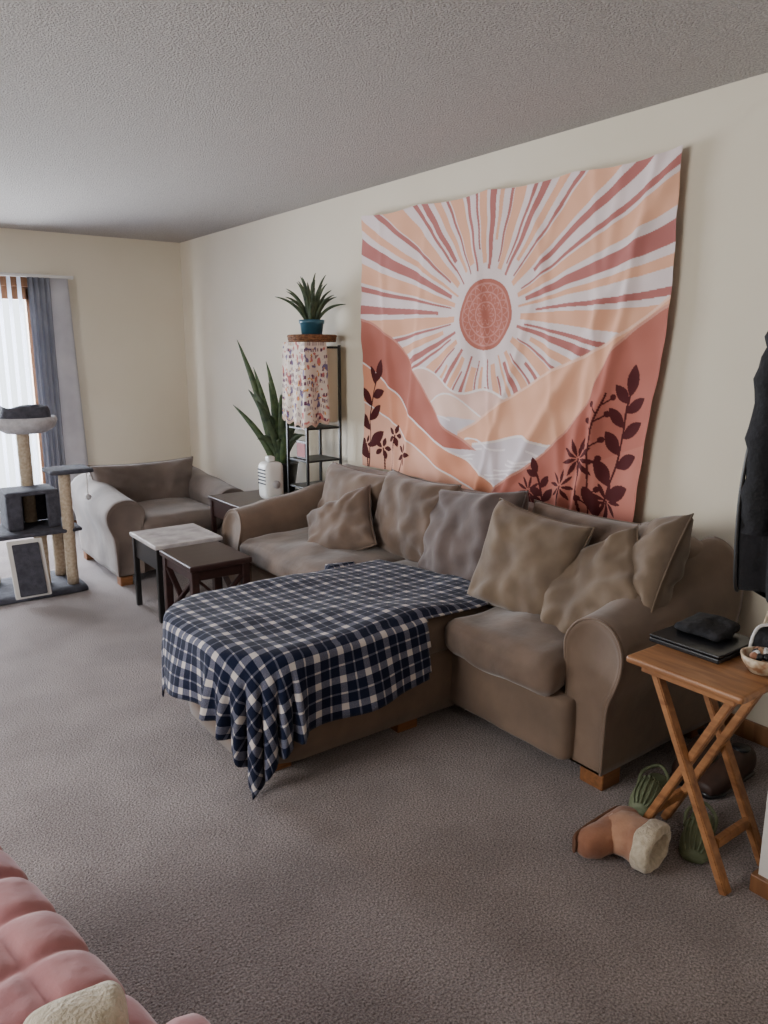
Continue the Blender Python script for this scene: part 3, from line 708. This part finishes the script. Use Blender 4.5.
tube('hanging_strap',catmull([(2.15,1.13,1.35),(2.12,1.14,1.1),(2.115,1.13,.86),(2.14,1.13,.80),(2.17,1.14,.9)],6),.006,M['black'],seg=6)
G('hanging_coat.001',(2.45,1.0,1.2)); coat('body',2.52,1.0,1.66,.85,.11,.08,M['blackcloth'],4)
G('coat_hook_rail',(2.3,.9,1.80)); box('rail',(2.1,.90,1.78),(2.6,.915,1.84),wd)
for k,x in enumerate((2.24,2.52)): tube('hook_%d'%k,[(x,.913,1.81),(x,.94,1.80),(x,.96,1.75),(x,.98,1.70)],.006,M['black'],seg=8)
# ---------------------------------------------------------------- shoes
def loft(name,secs,m,N=28,cap=True,k=5,dn=0):
    A=[[Vector(s[i]) for s in secs] for i in range(3)]
    R=[catmull(a,k) for a in A]; vs=[];fs=[];n=len(R[0])
    for ce,a,b in zip(*R):
        for q in range(N):
            g=2*math.pi*q/N; ct,st=math.cos(g),math.sin(g)
            ct=math.copysign(abs(ct)**.85,ct); st=math.copysign(abs(st)**.85,st); w=ce+a*ct+b*st
            if dn: w+=Vector((nz(w,30),nz(w+Vector((4,4,4)),30),nz(w+Vector((8,8,8)),30)))*dn
            vs.append(w)
    for j in range(n-1):
        for q in range(N): fs.append((j*N+q,j*N+(q+1)%N,(j+1)*N+(q+1)%N,(j+1)*N+q))
    if cap: fs.append(tuple(range(N))[::-1]); fs.append(tuple(range((n-1)*N,n*N)))
    o=mk(name,vs,fs,m)
    bm=bmesh.new(); bm.from_mesh(o.data); bmesh.ops.recalc_face_normals(bm,faces=bm.faces); bm.to_mesh(o.data); bm.free()
    return o
def boot(name,loc,rz):
    G(name,loc,rz,True)
    foot=[((.155,-.01,.045),.006,.010),((.148,-.01,.046),.026,.030),((.12,-.01,.048),.042,.042),((.06,0,.052),.047,.048),((.0,.0,.055),.048,.052),((-.05,.0,.055),.046,.052),((-.08,.0,.052),.034,.042),((-.092,0,.05),.010,.014)]
    loft('foot',[(p,(0,a,0),(0,0,b)) for p,a,b in foot],M['suede'],dn=.004)
    sh=[((.0,-.02,.055),(.082,.012,0),(0,0,.050)),((-.002,.03,.058),(.078,.01,0),(0,0,.056)),((.0,.07,.060),(.074,.01,0),(0,0,.058)),((.0,.11,.062),(.078,.01,0),(0,0,.060))]
    loft('shaft',sh,M['suede2'],dn=.007)
    cu=[((.0,.095,.066),(.076,.008,0),(0,0,.060)),((.0,.100,.067),(.086,.010,0),(0,0,.064)),((.0,.122,.067),(.090,.012,0),(0,0,.065)),((.0,.142,.067),(.084,.012,0),(0,0,.060)),((.0,.148,.067),(.066,.01,0),(0,0,.046)),((.0,.138,.067),(.056,.008,0),(0,0,.036)),((.0,.10,.067),(.050,.008,0),(0,0,.028))]
    loft('fleece_cuff',cu,M['fleece'],dn=.006)
    loft('sole',[((.16,-.030,.045),(0,.005,0),(0,0,.018)),((.14,-.042,.046),(0,.008,0),(0,0,.034)),((.03,-.046,.05),(0,.008,0),(0,0,.038)),((-.06,-.046,.05),(0,.009,0),(0,0,.038)),((-.095,-.030,.05),(0,.006,0),(0,0,.028))],M['sole'])
boot('suede_boot',(1.82,1.265,0),math.radians(180))
def clog(name,loc,rz):
    G(name,loc,rz,True)
    loft('sole',[((-.12,0,.014),(0,.02,0),(0,0,.012)),((-.11,0,.014),(0,.034,0),(0,0,.014)),((0,0,.014),(0,.036,0),(0,0,.014)),((.09,0,.014),(0,.046,0),(0,0,.014)),((.13,0,.014),(0,.03,0),(0,0,.012))],M['green'])
    # domed upper covering the toes
    xs=[.0,.02,.05,.08,.105,.125,.136]; ws=[.040,.043,.047,.047,.042,.030,.012]; hs=[.058,.060,.056,.046,.036,.024,.010]
    vs=[];fs=[];A=14
    for x,w_,h_ in zip(xs,ws,hs):
        for k in range(A+1):
            t=math.pi*k/A; vs.append((x,w_*math.cos(t),.016+h_*math.sin(t)**.8))
    for i in range(len(xs)-1):
        for k in range(A): q=i*(A+1)+k; fs.append((q,q+1,q+A+2,q+A+1))
    o=mk('upper',vs,fs,M['green']); md=o.modifiers.new('t','SOLIDIFY'); md.thickness=.004
    for s_ in (-2,-1,0,1,2):
        t0=math.pi/2+s_*.36
        tube('rib_%d'%(s_+2),[(x,(w_+.001)*math.cos(t0),.018+(h_+.002)*math.sin(t0)**.8) for x,w_,h_ in zip(xs[:-1],ws,hs)],.0028,M['green'],seg=6)
    tube('collar',[(.0,.040*math.cos(math.pi*k/12),.017+.058*math.sin(math.pi*k/12)**.8) for k in range(13)],.005,M['green'],seg=8)
    tube('heel_strap',catmull([(.0,.041,.035),(-.06,.042,.055),(-.115,.0,.062),(-.06,-.042,.055),(.0,-.041,.035)],6),.006,M['green'],seg=8)
clog('garden_clog',(2.05,1.13,0),math.radians(205)); clog('garden_clog.001',(2.13,1.36,0),math.radians(200))
def shoe(name,loc,rz,m):
    G(name,loc,rz,True)
    loft('upper',[((-.14,0,.05),(0,.01,0),(0,0,.02)),((-.13,0,.055),(0,.034,0),(0,0,.05)),((-.05,0,.055),(0,.042,0),(0,0,.055)),((.02,0,.045),(0,.045,0),(0,0,.045)),((.10,0,.035),(0,.046,0),(0,0,.034)),((.145,0,.028),(0,.026,0),(0,0,.022))],m)
    loft('sole',[((-.135,0,.01),(0,.02,0),(0,0,.01)),((-.12,0,.01),(0,.038,0),(0,0,.01)),((0,0,.01),(0,.04,0),(0,0,.01)),((.1,0,.01),(0,.048,0),(0,0,.01)),((.148,0,.01),(0,.026,0),(0,0,.01))],M['lap'])
    lathe('opening',[(.002,0),(.03,0),(.032,.006),(.002,.004)],(-.08,0,.108),M['lap'],16)
shoe('brown_shoe',(2.42,1.37,0),math.radians(190),M['dshoe']); shoe('brown_shoe.001',(2.42,1.25,0),math.radians(180),M['dshoe'])
# ---------------------------------------------------------------- pink couch
G('pink_tufted_couch',(.262,1.29,0),math.radians(10),True)
P=M['pink']
soft('base',(-.80,-.95,.10),(-.03,.75,.36),P,r=.05,cuts=20)
def channels():
    vs=[];fs=[];NX=70;NY=260;L0,L1=-.97,.79
    for i in range(NX+1):
        for j in range(NY+1):
            y=L0+(L1-L0)*j/NY; s=i/NX
            ph=((y-L0)/.135)%1; ch=1-abs(2*ph-1)**5
            if s<.6: x=-.82+s/.6*.745; z=.485; nx,nzv=0,1
            else:
                a=(s-.6)/.4*math.pi*.95; x=-.075+.075*math.sin(a)*1.15; z=.485-.07+.07*math.cos(a); nx,nzv=math.sin(a),math.cos(a)
            tb=1
            if s<.62:
                e=abs(x+.11); tb=1-.95*math.exp(-(e/.010)**2)
            if s>.8: tb*=.5
            d=.014*ch*tb-.010
            vs.append((x+nx*d,y,z+nzv*d+.004*nz((x,y,z),7)+.0015*nz((x,y,z),30)))
    n=NY+1
    for i in range(NX):
        for j in range(NY): fs.append((i*n+j,(i+1)*n+j,(i+1)*n+j+1,i*n+j+1))
    o=mk('channel_tufted_seat',vs,fs,P)
    md=o.modifiers.new('t','SOLIDIFY'); md.thickness=.02; md.offset=-1
channels()
for i,(x,y) in enumerate([(-.75,-.9),(-.10,-.9),(-.75,.66),(-.10,.66)]): tube('leg_%d'%i,[(x,y,0),(x,y,.12)],[.018,.026],M['esp'],seg=14)
soft('arm_bolster',(-.78,-.66,.46),(.03,-.34,.55),P,r=.04,wr=.006)
G('fleece_throw',(.2,1.0,.5))
soft('folded_fleece',(.13,.955,.487),(.265,1.08,.545),M['fleece'],r=.03,crown=.01,wr=.016,wf=12,cuts=26)
# ---------------------------------------------------------------- camera
F=763.0;p=math.radians(12);a=math.radians(36.3);h=1.5
f=Vector((math.sin(a)*math.cos(p),math.cos(a)*math.cos(p),-math.sin(p))); r=Vector((math.cos(a),-math.sin(a),0)); u=r.cross(f)
cam=bpy.data.cameras.new('camera'); co=bpy.data.objects.new('camera',cam); bpy.context.collection.objects.link(co)
Rm=Matrix((r,u,-f)).transposed().to_4x4(); co.matrix_world=Matrix.Translation((0,0,h))@Rm
cam.sensor_fit='VERTICAL'; cam.sensor_height=36; cam.lens=F/1024*36; cam.clip_start=.02
bpy.context.scene.camera=co
# ---------------------------------------------------------------- lights
w=bpy.data.worlds.new('World'); bpy.context.scene.world=w; w.use_nodes=True; bg=w.node_tree.nodes['Background']; bg.inputs[0].default_value=(.84,.92,1,1); bg.inputs[1].default_value=4
def area(name,loc,tgt,sx,sy,e,col):
    l=bpy.data.lights.new(name,'AREA'); l.shape='RECTANGLE'; l.size=sx; l.size_y=sy; l.energy=e; l.color=col
    o=bpy.data.objects.new(name,l); o.location=loc; o.rotation_euler=(Vector(tgt)-Vector(loc)).to_track_quat('-Z','Y').to_euler(); bpy.context.collection.objects.link(o)
area('daylight_patio',(.55,BY+.35,1.3),(.7,0,.6),2.1,2.0,520,(.86,.92,1))
area('added_side_fill',(LX-.3,2.4,1.5),(2.5,2.8,.8),1.9,1.2,110,(1,.97,.92))  # added fill from the left for the tapestry wall and carpet
area('fill_behind_camera',(.6,-1.0,2.40),(.6,-1.0,0),.6,.6,8,(1,.88,.74))  # weak warm fill added behind the camera, no actual fixture
